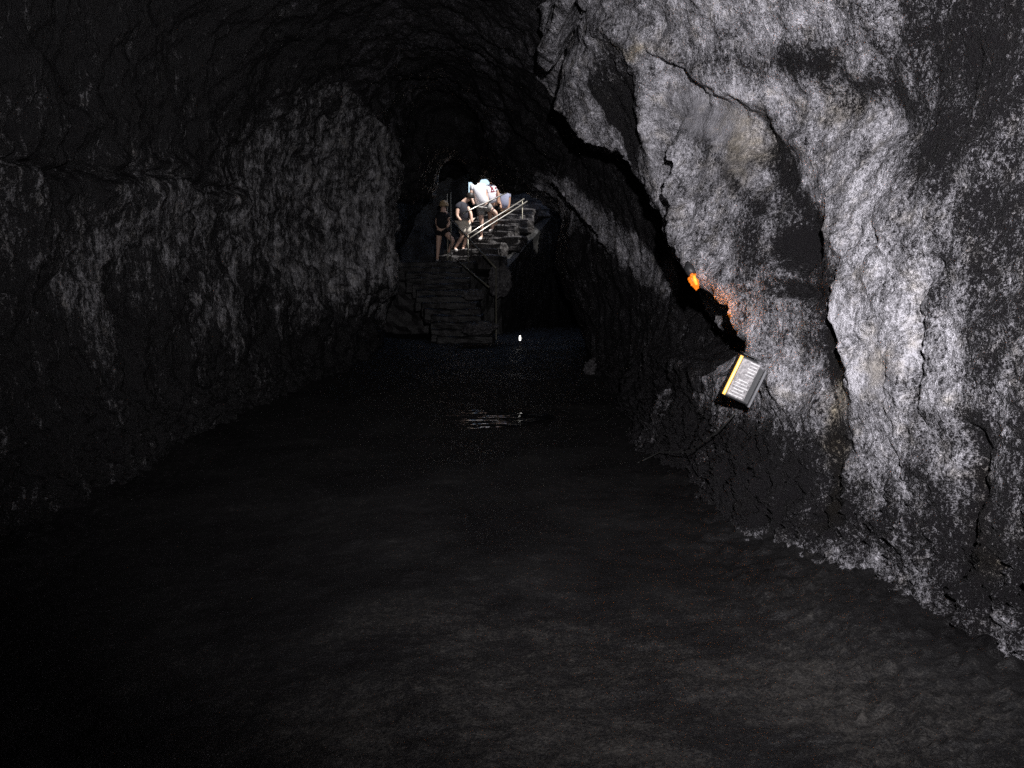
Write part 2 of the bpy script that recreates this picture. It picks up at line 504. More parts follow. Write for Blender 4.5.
def shell(name, j0, j1, mat, label_kind='structure'):
    Q = P[:, j0:j1 + 1]
    n0, n1 = Q.shape[:2]
    idx = np.arange(n0 * n1).reshape(n0, n1)
    f = np.stack([idx[:-1, :-1], idx[:-1, 1:], idx[1:, 1:], idx[1:, :-1]], -1).reshape(-1, 4)
    h = hole[:, j0:j1 + 1]
    hf = (h[:-1, :-1] & h[1:, 1:]).reshape(-1)
    f = f[~hf]
    me = bpy.data.meshes.new(name)
    me.vertices.add(n0 * n1); me.vertices.foreach_set('co', Q.reshape(-1).astype(np.float32))
    me.loops.add(f.size); me.loops.foreach_set('vertex_index', f.reshape(-1).astype(np.int32))
    me.polygons.add(len(f)); me.polygons.foreach_set('loop_start', np.arange(0, f.size, 4, dtype=np.int32))
    me.polygons.foreach_set('loop_total', np.full(len(f), 4, dtype=np.int32))
    me.update(calc_edges=True)
    me.polygons.foreach_set('use_smooth', np.ones(len(f), dtype=bool))
    for nm, arr in (('crust_shade', crust_shade), ('stain', warm), ('smoothness', smoothp)):
        a = me.attributes.new(nm, 'FLOAT', 'POINT')
        a.data.foreach_set('value', arr[:, j0:j1 + 1].reshape(-1).astype(np.float32))
    me.materials.append(mat)
    o = bpy.data.objects.new(name, me); COL.objects.link(o)
    o['kind'] = label_kind
    return o


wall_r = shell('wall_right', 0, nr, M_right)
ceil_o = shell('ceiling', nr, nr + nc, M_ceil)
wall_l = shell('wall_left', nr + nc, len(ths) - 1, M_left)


def grid_mesh(name, X, Y, Z, mat):
    n0, n1 = X.shape
    idx = np.arange(n0 * n1).reshape(n0, n1)
    f = np.stack([idx[:-1, :-1], idx[:-1, 1:], idx[1:, 1:], idx[1:, :-1]], -1).reshape(-1, 4)
    me = bpy.data.meshes.new(name)
    me.from_pydata(np.stack([X, Y, Z], -1).reshape(-1, 3).tolist(), [], f.tolist())
    me.polygons.foreach_set('use_smooth', np.ones(len(f), dtype=bool))
    me.materials.append(mat)
    o = bpy.data.objects.new(name, me); COL.objects.link(o)
    return o


# end walls close the tube behind the photographer and beyond the stairs
for nm, y in (('back_wall', -5.9), ('end_wall', 27.6)):
    gx, gz = np.meshgrid(np.linspace(-6.5, 6.0, 120), np.linspace(-1.5, 8.0, 90))
    w = .25 * fbm(np.stack([gx * .8, gx * 0 + y, gz * .8], -1), 4)
    o = grid_mesh(nm, gx, y + w, gz, rock_material(nm + '_lava', (.05, .05, .053), (.012, .011, .013), 14, .6, .02, attr=False, k0=.2))
    o['kind'] = 'structure'
    if nm == 'end_wall':                                   # the way out: daylight gap above the upper stairs
        bm = bmesh.new(); bm.from_mesh(o.data)
        gap = []
        for f in bm.faces:
            c = f.calc_center_median(); u_, v_ = proj(np.array(c))
            if ((u_ - 487) / 19) ** 2 + ((v_ - 187) / 17) ** 2 < 1: gap.append(f)
        bmesh.ops.delete(bm, geom=gap, context='FACES'); bm.to_mesh(o.data); bm.free()

# floor
fd = [-6.0]
while fd[-1] < 28.0:
    d = fd[-1]; fd.append(d + max(.016, .0055 * abs(d)) if d > 1.5 else d + .1)
fd = np.array(fd)
fx = np.arange(-4.6, 4.4, .026)
FX, FD = np.meshgrid(fx, fd, indexing='xy')
FZ = floor_z(FX, FD)
fp = np.stack([FX, FD, FX * 0 + 2.0], -1)
FZ = FZ + .012 * fbm(fp * np.array([2.2, 3.5, 1]), 4, .6) + .010 * fbm(fp * 6.0 + 8, 3, .6) + .006 * fbm(fp * 15, 3, .6)
edge_r = smooth(.75, 1.45, FX) * (1 - smooth(10, 13, FD)); edge_l = smooth(-2.2, -3.0, FX)
FZ = FZ + (edge_r + edge_l) * .045 * np.abs(fbm(fp * 9.0 + 70, 4, .7))
pud = ((FX + .25) / .75) ** 2 + ((FD - 9.5) / 1.05) ** 2
FZ = FZ - .03 * smooth(1.5, .7, pud)


def floor_material():
    m, t, b = new_mat('wet_lava_floor')
    L = t.links.new
    tc = t.nodes.new('ShaderNodeTexCoord')

    def nz(scale, det, rg=.6, dist=0.):
        n = t.nodes.new('ShaderNodeTexNoise'); n.inputs['Scale'].default_value = scale
        n.inputs['Detail'].default_value = det; n.inputs['Roughness'].default_value = rg; n.inputs['Distortion'].default_value = dist
        L(tc.outputs['Object'], n.inputs['Vector']); return n.outputs['Fac']
    a, c, e = nz(1.1, 6, .65, .5), nz(26, 5, .7), nz(90, 3, .7)
    v = math_node(t, 'ADD', math_node(t, 'MULTIPLY_ADD', a, 2.2, -.75), math_node(t, 'MULTIPLY_ADD', c, 1.7, -.85))
    v = math_node(t, 'ADD', v, math_node(t, 'MULTIPLY_ADD', e, 2.4, -1.2))
    da = t.nodes.new('ShaderNodeAttribute'); da.attribute_name = 'floor_glow'
    v = math_node(t, 'ADD', math_node(t, 'MULTIPLY', v, .7), math_node(t, 'MULTIPLY_ADD', da.outputs['Fac'], .46, -.44))
    cr = t.nodes.new('ShaderNodeValToRGB')
    cr.color_ramp.elements[0].position = .1; cr.color_ramp.elements[0].color = (.007, .0065, .007, 1)
    cr.color_ramp.elements[1].position = 1.0; cr.color_ramp.elements[1].color = (.066, .060, .054, 1)
    L(v, cr.inputs['Fac']); L(cr.outputs[0], b.inputs['Base Color'])
    rr = t.nodes.new('ShaderNodeMapRange'); L(a, rr.inputs['Value'])
    rr.inputs['From Min'].default_value = .3; rr.inputs['From Max'].default_value = .7
    rr.inputs['To Min'].default_value = .34; rr.inputs['To Max'].default_value = .72
    L(rr.outputs[0], b.inputs['Roughness'])
    bp = t.nodes.new('ShaderNodeBump'); bp.inputs['Distance'].default_value = .012; bp.inputs['Strength'].default_value = .9
    L(math_node(t, 'ADD', c, math_node(t, 'MULTIPLY', e, .5)), bp.inputs['Height']); L(bp.outputs[0], b.inputs['Normal'])
    b.inputs['Specular IOR Level'].default_value = .4
    return m


flo = grid_mesh('floor', FX, FD, FZ, floor_material()); flo['kind'] = 'structure'
floor_glow = np.exp(-(((FX - .35) / 1.5) ** 2 + ((FD - 2.7) / 1.35) ** 2)) + .35 * fbm(fp * np.array([.9, .9, 1]) + 3, 3)  # flash glow on the near floor painted as a paler pool, plus random mottling
a = flo.data.attributes.new('floor_glow', 'FLOAT', 'POINT'); a.data.foreach_set('value', floor_glow.reshape(-1).astype(np.float32))

# puddle water
m, t, b = new_mat('still_water')
b.inputs['Base Color'].default_value = (.01, .01, .011, 1); b.inputs['Roughness'].default_value = .03
tc = t.nodes.new('ShaderNodeTexCoord'); n = t.nodes.new('ShaderNodeTexNoise')
n.inputs['Scale'].default_value = 2.2; n.inputs['Detail'].default_value = 2
mp = t.nodes.new('ShaderNodeMapping'); mp.inputs['Scale'].default_value = (1, 2.5, 1)
t.links.new(tc.outputs['Object'], mp.inputs[0]); t.links.new(mp.outputs[0], n.inputs['Vector'])
bp = t.nodes.new('ShaderNodeBump'); bp.inputs['Distance'].default_value = .018
t.links.new(n.outputs['Fac'], bp.inputs['Height']); t.links.new(bp.outputs[0], b.inputs['Normal'])
M_water = m
ang = np.linspace(0, 2 * PI, 60, endpoint=False)
pz = float(np.mean(FZ[(pud < .9)])) + .012
rad = 1.05 + .18 * np.sin(ang * 3 + 1) + .1 * np.sin(ang * 5)
vs = [(-.25 + .60 * r * math.cos(a), 9.6 + .62 * r * math.sin(a), pz) for a, r in zip(ang, rad)]
me = bpy.data.meshes.new('puddle'); me.from_pydata(vs, [], [list(range(60))]); me.materials.append(M_water)
o = bpy.data.objects.new('puddle', me); COL.objects.link(o); o['kind'] = 'structure'


# ------------------------------------------------------------------ object helpers
def tag(o, label, cat, group=None):
    o['label'] = label; o['category'] = cat
    if group: o['group'] = group
    return o


def empty(name, loc=(0, 0, 0), rot=(0, 0, 0)):
    o = bpy.data.objects.new(name, None); o.empty_display_size = .1
    o.location = loc; o.rotation_euler = rot; COL.objects.link(o)
    return o


def link_bm(name, bm, mat, parent=None, sm=False, bevel=0.0):
    bmesh.ops.recalc_face_normals(bm, faces=bm.faces)
    me = bpy.data.meshes.new(name); bm.to_mesh(me); bm.free()
    me.materials.append(mat)
    if sm: me.polygons.foreach_set('use_smooth', np.ones(len(me.polygons), dtype=bool))
    o = bpy.data.objects.new(name, me); COL.objects.link(o)
    if parent: o.parent = parent
    if bevel:
        md = o.modifiers.new('bevel', 'BEVEL'); md.width = bevel; md.segments = 2
    return o


def add_box(bm, c, s, rot=None):
    r = bmesh.ops.create_cube(bm, size=1)
    M = Matrix.Translation(c) @ (rot.to_4x4() if rot is not None else Matrix.Identity(4)) @ Matrix.Diagonal((*s, 1))
    bmesh.ops.transform(bm, matrix=M, verts=r['verts'])
    return r['verts']


def add_tube(bm, pts, r, seg_=10, caps=True):
    pts = [Vector(p) for p in pts]
    rings = []
    for i, p in enumerate(pts):
        d = (pts[min(i + 1, len(pts) - 1)] - pts[max(i - 1, 0)]).normalized()
        u = d.cross(Vector((0, 0, 1)))
        if u.length < 1e-3: u = Vector((1, 0, 0))
        u.normalize(); w = d.cross(u)
        rr = r[i] if isinstance(r, (list, tuple)) else r
        rings.append([bm.verts.new(p + rr * (math.cos(a) * u + math.sin(a) * w)) for a in [2 * PI * k / seg_ for k in range(seg_)]])
    for a, c in zip(rings[:-1], rings[1:]):
        for k in range(seg_):
            bm.faces.new((a[k], a[(k + 1) % seg_], c[(k + 1) % seg_], c[k]))
    if caps:
        bm.faces.new(rings[0][::-1]); bm.faces.new(rings[-1])


def rocky(bm, amp_, sc_, seed):
    co = np.array([v.co for v in bm.verts])
    n1 = fbm(co * sc_ + seed, 4, .55)
    for v, k in zip(bm.verts, n1):
        v.co += v.normal * float(k) * amp_


def stone_block(name, corners, depth_z, mat, parent=None, seed=0, cuts=6, amp_=.025):
    """block whose top follows four plan corners at height z, hanging depth_z down"""
    bm = bmesh.new()
    top = [bm.verts.new(c) for c in corners]
    bot = [bm.verts.new((c[0], c[1], c[2] - depth_z)) for c in corners]
    bm.faces.new(top); bm.faces.new(bot[::-1])
    for k in range(4):
        bm.faces.new((top[k], bot[k], bot[(k + 1) % 4], top[(k + 1) % 4]))
    bmesh.ops.bevel(bm, geom=bm.edges[:], offset=.02, segments=1, affect='EDGES')
    bmesh.ops.subdivide_edges(bm, edges=bm.edges[:], cuts=cuts, use_grid_fill=True)
    bm.normal_update()
    rocky(bm, amp_, 3.0, seed)
    return link_bm(name, bm, mat, parent)


def bz(x, d):
    return float(floor_z(np.array([x]), np.array([d]))[0])


# ------------------------------------------------------------------ stairs
LAND_Z = at(425, 262, 20).z
M_dark_stone = rock_material('dark_step_stone', (.028, .026, .027), (.006, .0055, .006), 14, .3, .012, attr=False, k0=.45)
lower = empty('stone_stairs', (-2.1, 20.0, LAND_Z))
tag(lower, 'dark lower flight of rough stone stairs rising to the landing beside the left wall', 'stairs')
base_z = bz(-1, 17)
nstep = 13
for i in range(nstep):
    f = i / nstep
    z = base_z + (LAND_Z - base_z) * (i + 1) / nstep
    y0 = 16.9 + (20.0 - 16.9) * f
    y1 = y0 + .55
    xc = -.95 + (-2.15 + .95) * f
    hw = .62 + .16 * f + random.uniform(-.05, .05)
    j = lambda: random.uniform(-.07, .07)
    o = stone_block('step', [(xc - hw + j(), y0 + j(), z), (xc + hw + j(), y0 + j(), z), (xc + hw + j(), y1, z + .012), (xc - hw + j(), y1, z + .012)],
                    .34, M_dark_stone, None, i * 3.1, 8, .05)
    o.parent = lower; o.matrix_parent_inverse = Matrix.Translation(-lower.location)
o = stone_block('landing', [(-3.3, 20.02, LAND_Z), (-.95, 20.02, LAND_Z), (-.55, 21.0, LAND_Z), (-3.3, 21.6, LAND_Z)], 2.0, M_dark_stone, None, 55, 14, .08)
o.parent = lower; o.matrix_parent_inverse = Matrix.Translation(-lower.location)

U_DIR = Vector((.42, .907, 0)); U_PER = Vector((.907, -.42, 0))
U0 = Vector((-1.5, 20.3, 0))
upper = empty('stone_stairs', (U0.x, U0.y, LAND_Z))
tag(upper, 'daylit upper flight of stone stairs climbing right from the landing to the opening', 'stairs')


def upper_z(i):
    return LAND_Z + .17 * i


for i in range(1, 15):
    s0 = .34 * (i - .5); s1 = s0 + .5
    a0, a1 = -.6 + random.uniform(-.05, .05), 1.05 + random.uniform(-.30, .28)
    z = upper_z(i)
    cs = []
    for s, a in ((s0, a0), (s0, a1), (s1, a1), (s1, a0)):
        p = U0 + U_DIR * s + U_PER * a
        cs.append((p.x, p.y, z))
    o = stone_block('step', cs, .36, M_stone, None, 100 + i * 2.3, 8, .06)
    o.parent = upper; o.matrix_parent_inverse = Matrix.Translation(-upper.location)

# rock mass that carries the upper flight, seen as a dark retaining wall
bm = bmesh.new()
prof = []
cs = []
for s in (0.0, 1.2, 2.4, 3.6, 4.8):
    p = U0 + U_DIR * s + U_PER * 1.32
    cs.append((p.x, p.y, LAND_Z + .17 * (s / .34) - .36))
front = [(-1.33, 20.05)] + [(c[0], c[1]) for c in cs]
tops = [LAND_Z - .3] + [c[2] for c in cs]
vt, vb, vt2, vb2 = [], [], [], []
for (x, y), z in zip(front, tops):
    vt.append(bm.verts.new((x, y, z))); vb.append(bm.verts.new((x + .1, y - .15, .1)))
    vt2.append(bm.verts.new((x - .9, y + .7, z))); vb2.append(bm.verts.new((x - .9, y + .7, .1)))
for k in range(len(front) - 1):
    bm.faces.new((vb[k], vb[k + 1], vt[k + 1], vt[k])); bm.faces.new((vt[k], vt[k + 1], vt2[k + 1], vt2[k]))
    bm.faces.new((vt2[k], vt2[k + 1], vb2[k + 1], vb2[k])); bm.faces.new((vb2[k], vb2[k + 1], vb[k + 1], vb[k]))
bm.faces.new((vb[0], vt[0], vt2[0], vb2[0])); bm.faces.new((vb[-1], vb2[-1], vt2[-1], vt[-1]))
bmesh.ops.recalc_face_normals(bm, faces=bm.faces)
bmesh.ops.subdivide_edges(bm, edges=bm.edges[:], cuts=10, use_grid_fill=True)
bm.normal_update(); rocky(bm, .10, 1.6, 3.3)
M_black_rock = rock_material('black_rock', (.03, .029, .03), (.007, .007, .007), 14, .3, .012, attr=False, k0=.3)
tag(link_bm('retaining_wall', bm, M_black_rock), 'black rock retaining wall under the upper flight of stairs', 'wall')

# ------------------------------------------------------------------ handrails
M_rail = simple('galvanised_rail', (.42, .40, .36), .42, .85, .5, .3, 20)
M_rail_dull = simple('weathered_rail', (.20, .19, .15), .5, .5, .5, .3, 20)


def handrail(label, rails, posts, mat, r=.024):
    root = empty('handrail', posts[0][1])
    tag(root, label, 'handrail')
    for a, c in rails:
        bm = bmesh.new()
        a, c = Vector(a), Vector(c)
        add_tube(bm, [a, a.lerp(c, .33) + Vector((0, 0, .004)), a.lerp(c, .66) + Vector((0, 0, -.004)), c], r)
        o = link_bm('rail', bm, mat, root, True); o.matrix_parent_inverse = Matrix.Translation(-root.location)
    for a, c in posts:
        bm = bmesh.new(); a, c = Vector(a), Vector(c)
        add_tube(bm, [c, c + Vector((0, 0, .02)), a], [r * 1.3, r * .75, r * .75])
        o = link_bm('post', bm, M_rail_dull, root, True); o.matrix_parent_inverse = Matrix.Translation(-root.location)
    return root


def step_under(p):
    s = (p - U0).dot(U_DIR)
    return LAND_Z + .17 * max(0, math.floor(s / .34 + .5))


a, c = at(464, 237, 20.15), at(524, 199, 22.35)
a2, c2 = at(470, 238, 20.3), at(527, 201.5, 22.4)
ps = []
for k in (.06, .97):
    p = a.lerp(c, k); ps.append((p, Vector((p.x, p.y, step_under(p) - .05 if k > .3 else LAND_Z - .2))))
ps = [(t_, b_) if b_.z < t_.z - .05 else (t_, t_ - Vector((0, 0, .4))) for t_, b_ in ps]
handrail('pale metal handrail of three bars on the near side of the upper stairs', [(a, c), (a2, c2), (at(463, 213.5, 20.1), at(508, 192, 21.6))], ps, M_rail, .018)
a, c = at(450, 219, 20.1), at(496, 268, 17.6)
a2, c2 = at(455, 259, 19.9), at(489, 287, 17.7)
ps = [(at(450.5, 192.5, 20.1), Vector((at(450.5, 193, 20.1).x, 20.1, LAND_Z - .05))),
      (at(447, 194, 20.5), Vector((at(447, 194, 20.5).x, 20.5, LAND_Z - .05))),
      (at(496, 268, 17.6), Vector((at(496, 268, 17.6).x, 17.6, .35)))]
handrail('dull metal handrail with tall posts descending beside the lower stairs', [(a, c), (a2, c2)], ps, M_rail_dull, .018)


# ------------------------------------------------------------------ loose rocks
def boulder(label, c, s, seed, rotz=0.0, group=None, boxy=.0):
    bm = bmesh.new()
    bmesh.ops.create_icosphere(bm, subdivisions=5, radius=1)
    for v in bm.verts:
        if boxy:
            m_ = max(abs(v.co.x), abs(v.co.y), abs(v.co.z)); v.co = v.co.lerp(v.co / m_, boxy)
    bm.normal_update(); rocky(bm, .33, 1.3, seed); bm.normal_update(); rocky(bm, .06, 6, seed + 3)
    for v in bm.verts:
        v.co = Vector((v.co.x * s[0], v.co.y * s[1], v.co.z * s[2]))
    o = link_bm('boulder', bm, M_boulder)
    o.location = c; o.rotation_euler = (0, 0, rotz)
    tag(o, label, 'rock', group)
    return o


p = at(500, 281, 17.9); boulder('tall pale grey block of rock standing below the upper stairs', p, (.22, .2, .31), 4, .2, None, .6)
p = at(474, 295, 17.6); boulder('small slanting grey rock at the foot of the descending handrail', p, (.22, .2, .11), 14, .5)
p = at(480, 328, 16.6); boulder('low flat grey rock lying at the foot of the stairs', p, (.36, .3, .13), 24, -.2)
p = at(598, 306, 13.5); boulder('small grey rock on the right ledge under the dark overhang', Vector((p.x, p.y, bz(p.x, p.y) + .08)), (.22, .2, .16), 44, .1)
# pale drip on the left ceiling
M_drip = simple('wet_calcite', (.55, .54, .55), .25, 0, .5, .2, 40)
tip = at(203, 52, 8.6); topp = at(206, 28, 8.75)
bm = bmesh.new()
add_tube(bm, [topp + Vector((0, .3, .25)), topp, topp.lerp(tip, .4), topp.lerp(tip, .75), tip], [.05, .032, .045, .05, .012], 12)
bm.normal_update(); rocky(bm, .012, 14, 2)
tag(link_bm('stalactite', bm, M_drip, None, True), 'short pale drip of stone hanging from the dark upper left wall', 'stalactite')

# ------------------------------------------------------------------ floodlight under the overhang
M_black = simple('black_housing', (.035, .035, .038), .5, .3, .5, .3, 30)
M_dull = simple('grey_bracket', (.13, .13, .14), .5, .6, .5, .3, 30)
M_glow = simple('warm_lamp_glow', (.9, .6, .15), .5, 0, .5, .05, 5, (1.0, .42, .03), .5)
M_core = simple('warm_lamp_core', (.9, .8, .4), .5, 0, .5, .05, 5, (1.0, .62, .12), .7)
m, t, b = new_mat('ribbed_weathered_aluminium')
tc = t.nodes.new('ShaderNodeTexCoord'); nz = t.nodes.new('ShaderNodeTexNoise'); nz.inputs['Scale'].default_value = 32; nz.inputs['Detail'].default_value = 6
nz.inputs['Roughness'].default_value = .75
t.links.new(tc.outputs['Object'], nz.inputs['Vector'])
cr = t.nodes.new('ShaderNodeValToRGB'); cr.color_ramp.elements[0].position = .38; cr.color_ramp.elements[0].color = (.10, .095, .10, 1)
cr.color_ramp.elements[1].position = .66; cr.color_ramp.elements[1].color = (.42, .40, .41, 1)
t.links.new(nz.outputs['Fac'], cr.inputs['Fac']); t.links.new(cr.outputs[0], b.inputs['Base Color'])
b.inputs['Metallic'].default_value = .25; b.inputs['Roughness'].default_value = .45
M_fin = m
M_rib = simple('bright_worn_aluminium', (.55, .54, .55), .45, .2, .5, .8, 38)

pc = at(742, 379, 5.0)
lamp = empty('floodlight', pc)
tag(lamp, 'boxed floodlight with ribbed silver face and glowing yellow edge under the rock overhang', 'floodlight')
tilt = Matrix.Rotation(R_(23.5), 3, 'Y')           # leans to the right at the top
yaw = Matrix.Rotation(R_(-8), 3, 'Z')
lamp.rotation_euler = (yaw @ tilt).to_euler()
lamp.scale = (.80, .9, .85)
PX = 5.0 / F


def lp(name, parts, mat, bev=.004, parent=lamp):
    bm = bmesh.new()
    for c, s in parts: add_box(bm, Vector(c), s)
    return link_bm(name, bm, mat, parent, False, bev)


lp('housing', [((.025, .075, 0), (.235, .13, .33))], M_black, .012)
face = lp('ribbed_face', [((.012, .005, 0), (.145, .012, .295))], M_fin, .002)
rib_parts = []
for k in range(6):
    rib_parts.append(((.010 + .006 * (k % 2), -.005, -.132 + .024 * k), (.12 - .018 * (k % 3), .010, .011)))
for k in range(5):
    rib_parts.append(((.040, -.005, .040 + .024 * k), (.075 - .014 * (k % 2), .010, .011)))
lp('rib', rib_parts, M_rib, .0015, face)
lp('light_strip', [((-.077, .012, 0), (.024, .03, .315))], M_glow, .004)
lp('lamp_tube', [((-.077, -.006, .0), (.011, .010, .29))], M_core, .003)
lp('side_plate', [((.135, .05, 0), (.022, .17, .345))], M_dull, .004)
lp('visor', [((.03, .06, .178), (.22, .16, .012))], M_black, .003)
lp('bracket', [((.165, .12, -.03), (.02, .05, .28)), ((.10, .19, 0), (.15, .02, .05)), ((.13, .27, 0), (.05, .16, .05))], M_dull, .004)

# cable from the lamp down to the floor
cp = [at(738, 410, 5.15), at(722, 428, 5.3), at(702, 443, 5.7), at(690, 452, 5.9), at(660, 452, 6.9), at(640, 462, 7.0), at(612, 470, 7.0)]
bm = bmesh.new(); add_tube(bm, cp, .005, 8)
tag(link_bm('power_cable', bm, simple('black_cable', (.02, .02, .019), .6), None, True), 'thin dark power cable running from the boxed floodlight down the rock', 'cable')

# small orange lamp tucked behind the crest
pa = on_rock(694, 281, .06)
al = empty('amber_lamp', pa)
tag(al, 'small orange glowing lamp in the dark recess under the rock crest', 'lamp')
M_bulb = simple('amber_bulb', (.2, .06, .01), .4, 0, .5, .2, 60, (1.0, .20, .008), .6)
M_bulbc = simple('amber_filament', (.3, .12, .02), .4, 0, .5, .1, 60, (1.0, .40, .04), 1.0)
bm = bmesh.new(); bmesh.ops.create_icosphere(bm, subdivisions=4, radius=1)
for v in bm.verts: v.co = Vector((v.co.x * .026, v.co.y * .026, v.co.z * .058))
bm.normal_update(); rocky(bm, .016, 45, 8)
o = link_bm('bulb', bm, M_bulb, al, True); o.rotation_euler = (0, R_(-24), 0)
bm = bmesh.new(); add_tube(bm, [(-.006, -.026, .036), (-.002, -.032, .01), (.012, -.03, -.025)], [.007, .012, .008])
link_bm('filament', bm, M_bulbc, al, True)
bm = bmesh.new(); add_tube(bm, [(-.012, 0, .045), (-.03, .03, .085), (-.02, .10, .12)], [.03, .034, .02])
link_bm('socket', bm, M_black, al, True)
ld = bpy.data.lights.new('amber_lamp_light', 'POINT'); ld.energy = .9; ld.color = (1, .27, .02); ld.shadow_soft_size = .03
lo = bpy.data.objects.new('amber_lamp_light', ld); lo.location = at(709, 309, 5.30); COL.objects.link(lo)

# marker lamp on the floor at the foot of the stairs
pm = at(520, 338, 16.0)
ml = empty('marker_lamp', (pm.x, pm.y, bz(pm.x, pm.y)))
tag(ml, 'tiny white marker lamp on a low stake at the dark foot of the stairs', 'lamp')
hz = pm.z - bz(pm.x, pm.y)
bm = bmesh.new(); add_tube(bm, [(0, 0, 0), (0, 0, .03), (0, 0, hz - .05)], [.07, .02, .015]); link_bm('stake', bm, M_black, ml, True)
bm = bmesh.new(); add_tube(bm, [(0, 0, hz - .05), (0, 0, hz), (0, 0, hz + .05)], [.018, .022, .012])
link_bm('lamp_head', bm, simple('white_lamp', (.9, .9, .9), .4, 0, .5, .02, 5, (1, .97, .92), 1.5), ml, True)


# ------------------------------------------------------------------ people
def skin_obj(name, joints, edges, radii, mat, parent, root=0, sub=2):
    me = bpy.data.meshes.new(name)
    inv = parent.location
    me.from_pydata([tuple(Vector(j) - inv) for j in joints], edges, [])
    me.materials.append(mat)
    o = bpy.data.objects.new(name, me); COL.objects.link(o); o.parent = parent
    md = o.modifiers.new('skin', 'SKIN'); md.use_smooth_shade = True
    for k, v in enumerate(me.skin_vertices[0].data):
        r = radii[k]
        v.radius = r if isinstance(r, tuple) else (r, r)
        v.use_root = (k == root)
    sd = o.modifiers.new('sub', 'SUBSURF'); sd.levels = sub; sd.render_levels = sub
    return o


def person(label, d, J, top, bottom, hair, skin, sleeves=.55, leg_cover=.5, extra=None, body_mat=None, group=None):
    """J: joints in photograph pixels with a distance offset"""
    W = {k: at(v[0], v[1], d + (v[2] if len(v) > 2 else 0)) for k, v in J.items()}
    feet = min(W['footL'].z, W['footR'].z)
    root = empty('person', (W['pelvis'].x, W['pelvis'].y, feet))
    tag(root, label, 'person', group)
    names = ['pelvis', 'chest', 'neck', 'head', 'shL', 'elL', 'haL', 'shR', 'elR', 'haR', 'hipL', 'knL', 'anL', 'footL', 'hipR', 'knR', 'anR', 'footR']
    ed = [('pelvis', 'chest'), ('chest', 'neck'), ('neck', 'head'), ('chest', 'shL'), ('shL', 'elL'), ('elL', 'haL'), ('chest', 'shR'), ('shR', 'elR'), ('elR', 'haR'),
          ('pelvis', 'hipL'), ('hipL', 'knL'), ('knL', 'anL'), ('anL', 'footL'), ('pelvis', 'hipR'), ('hipR', 'knR'), ('knR', 'anR'), ('anR', 'footR')]
    rad = {'pelvis': .12, 'chest': .125, 'neck': .055, 'head': .095, 'shL': .065, 'shR': .065, 'elL': .042, 'elR': .042, 'haL': .035, 'haR': .035,
           'hipL': .095, 'hipR': .095, 'knL': .058, 'knR': .058, 'anL': .036, 'anR': .036, 'footL': .034, 'footR': .034}
    ix = {n_: k for k, n_ in enumerate(names)}
    skin_obj('body', [W[n_] for n_ in names], [(ix[a_], ix[b_]) for a_, b_ in ed], [rad[n_] for n_ in names], skin, root)
    # shirt
    L = lambda a_, b_, f: W[a_].lerp(W[b_], f)
    js = [W['pelvis'].lerp(W['chest'], -.25), W['chest'], L('chest', 'neck', .8), W['shL'], L('shL', 'elL', sleeves), W['shR'], L('shR', 'elR', sleeves)]
    skin_obj('shirt', js, [(0, 1), (1, 2), (1, 3), (3, 4), (1, 5), (5, 6)], [.19, .19, .08, .09, .08, .09, .08], top, root)
    js = [W['pelvis'].lerp(W['chest'], .25), W['hipL'], L('hipL', 'knL', leg_cover), W['hipR'], L('hipR', 'knR', leg_cover)]
    if leg_cover > .9:
        js += [L('knL', 'anL', .85), L('knR', 'anR', .85)]
        skin_obj('trousers', js, [(0, 1), (1, 2), (0, 3), (3, 4), (2, 5), (4, 6)], [.155, .115, .08, .115, .08, .06, .06], bottom, root)
    else:
        skin_obj('shorts', js, [(0, 1), (1, 2), (0, 3), (3, 4)], [.175, .13, .11, .13, .11], bottom, root)
    # hair as a cap over the skull
    bm = bmesh.new(); bmesh.ops.create_uvsphere(bm, u_segments=20, v_segments=14, radius=.115)
    bmesh.ops.delete(bm, geom=[v for v in bm.verts if v.co.z < -.035], context='VERTS')
    bm.normal_update(); rocky(bm, .012, 18, hash(label) % 17)
    o = link_bm('hair', bm, hair, root, True); o.location = W['head'] - root.location + Vector((.01, .02, .03))
    # nose and shoes
    for f_, a_ in (('footL', 'anL'), ('footR', 'anR')):
        skin_obj('shoe', [W[a_] + Vector((0, 0, -.03)), W[f_], W[f_] + (W[f_] - W[a_]) * .35 * 0 + Vector((0, -.03, -.005))], [(0, 1), (1, 2)], [.042, .045, .036],
                 extra.get('shoe') if extra and extra.get('shoe') else M_shoe, root, 0, 1)
    return root


skinA = simple('pale_skin', (.56, .37, .29), .5, 0, .4, .08, 8)
skinB = simple('tan_skin', (.36, .20, .13), .5, 0, .4, .08, 8)
hairD = simple('dark_hair', (.02, .015, .012), .5, 0, .4, .3, 40)
hairB = simple('blond_hair', (.32, .23, .13), .5, 0, .4, .3, 40)
M_shoe = simple('pale_shoe', (.55, .52, .50), .6, 0, .3, .1, 10)
c_dark = simple('black_cotton', (.012, .012, .015), .8, 0, .2, .2, 14)
c_grey = simple('charcoal_cotton', (.03, .03, .04), .8, 0, .2, .2, 14)
c_white = simple('white_cotton', (.80, .79, .82), .8, 0, .2, .06, 9)
c_khaki = simple('grey_khaki_cotton', (.27, .26, .25), .8, 0, .2, .2, 10)
c_blue = simple('grey_blue_check', (.30, .31, .40), .8, 0, .2, .55, 55)
c_brown = simple('brown_cotton', (.07, .04, .02), .8, 0, .2, .2, 10)
c_cream = simple('cream_cotton', (.72, .66, .58), .8, 0, .2, .06, 9)
m, t, b = new_mat('red_and_white_print')
tc = t.nodes.new('ShaderNodeTexCoord'); nz = t.nodes.new('ShaderNodeTexNoise'); nz.inputs['Scale'].default_value = 7
t.links.new(tc.outputs['Object'], nz.inputs['Vector'])
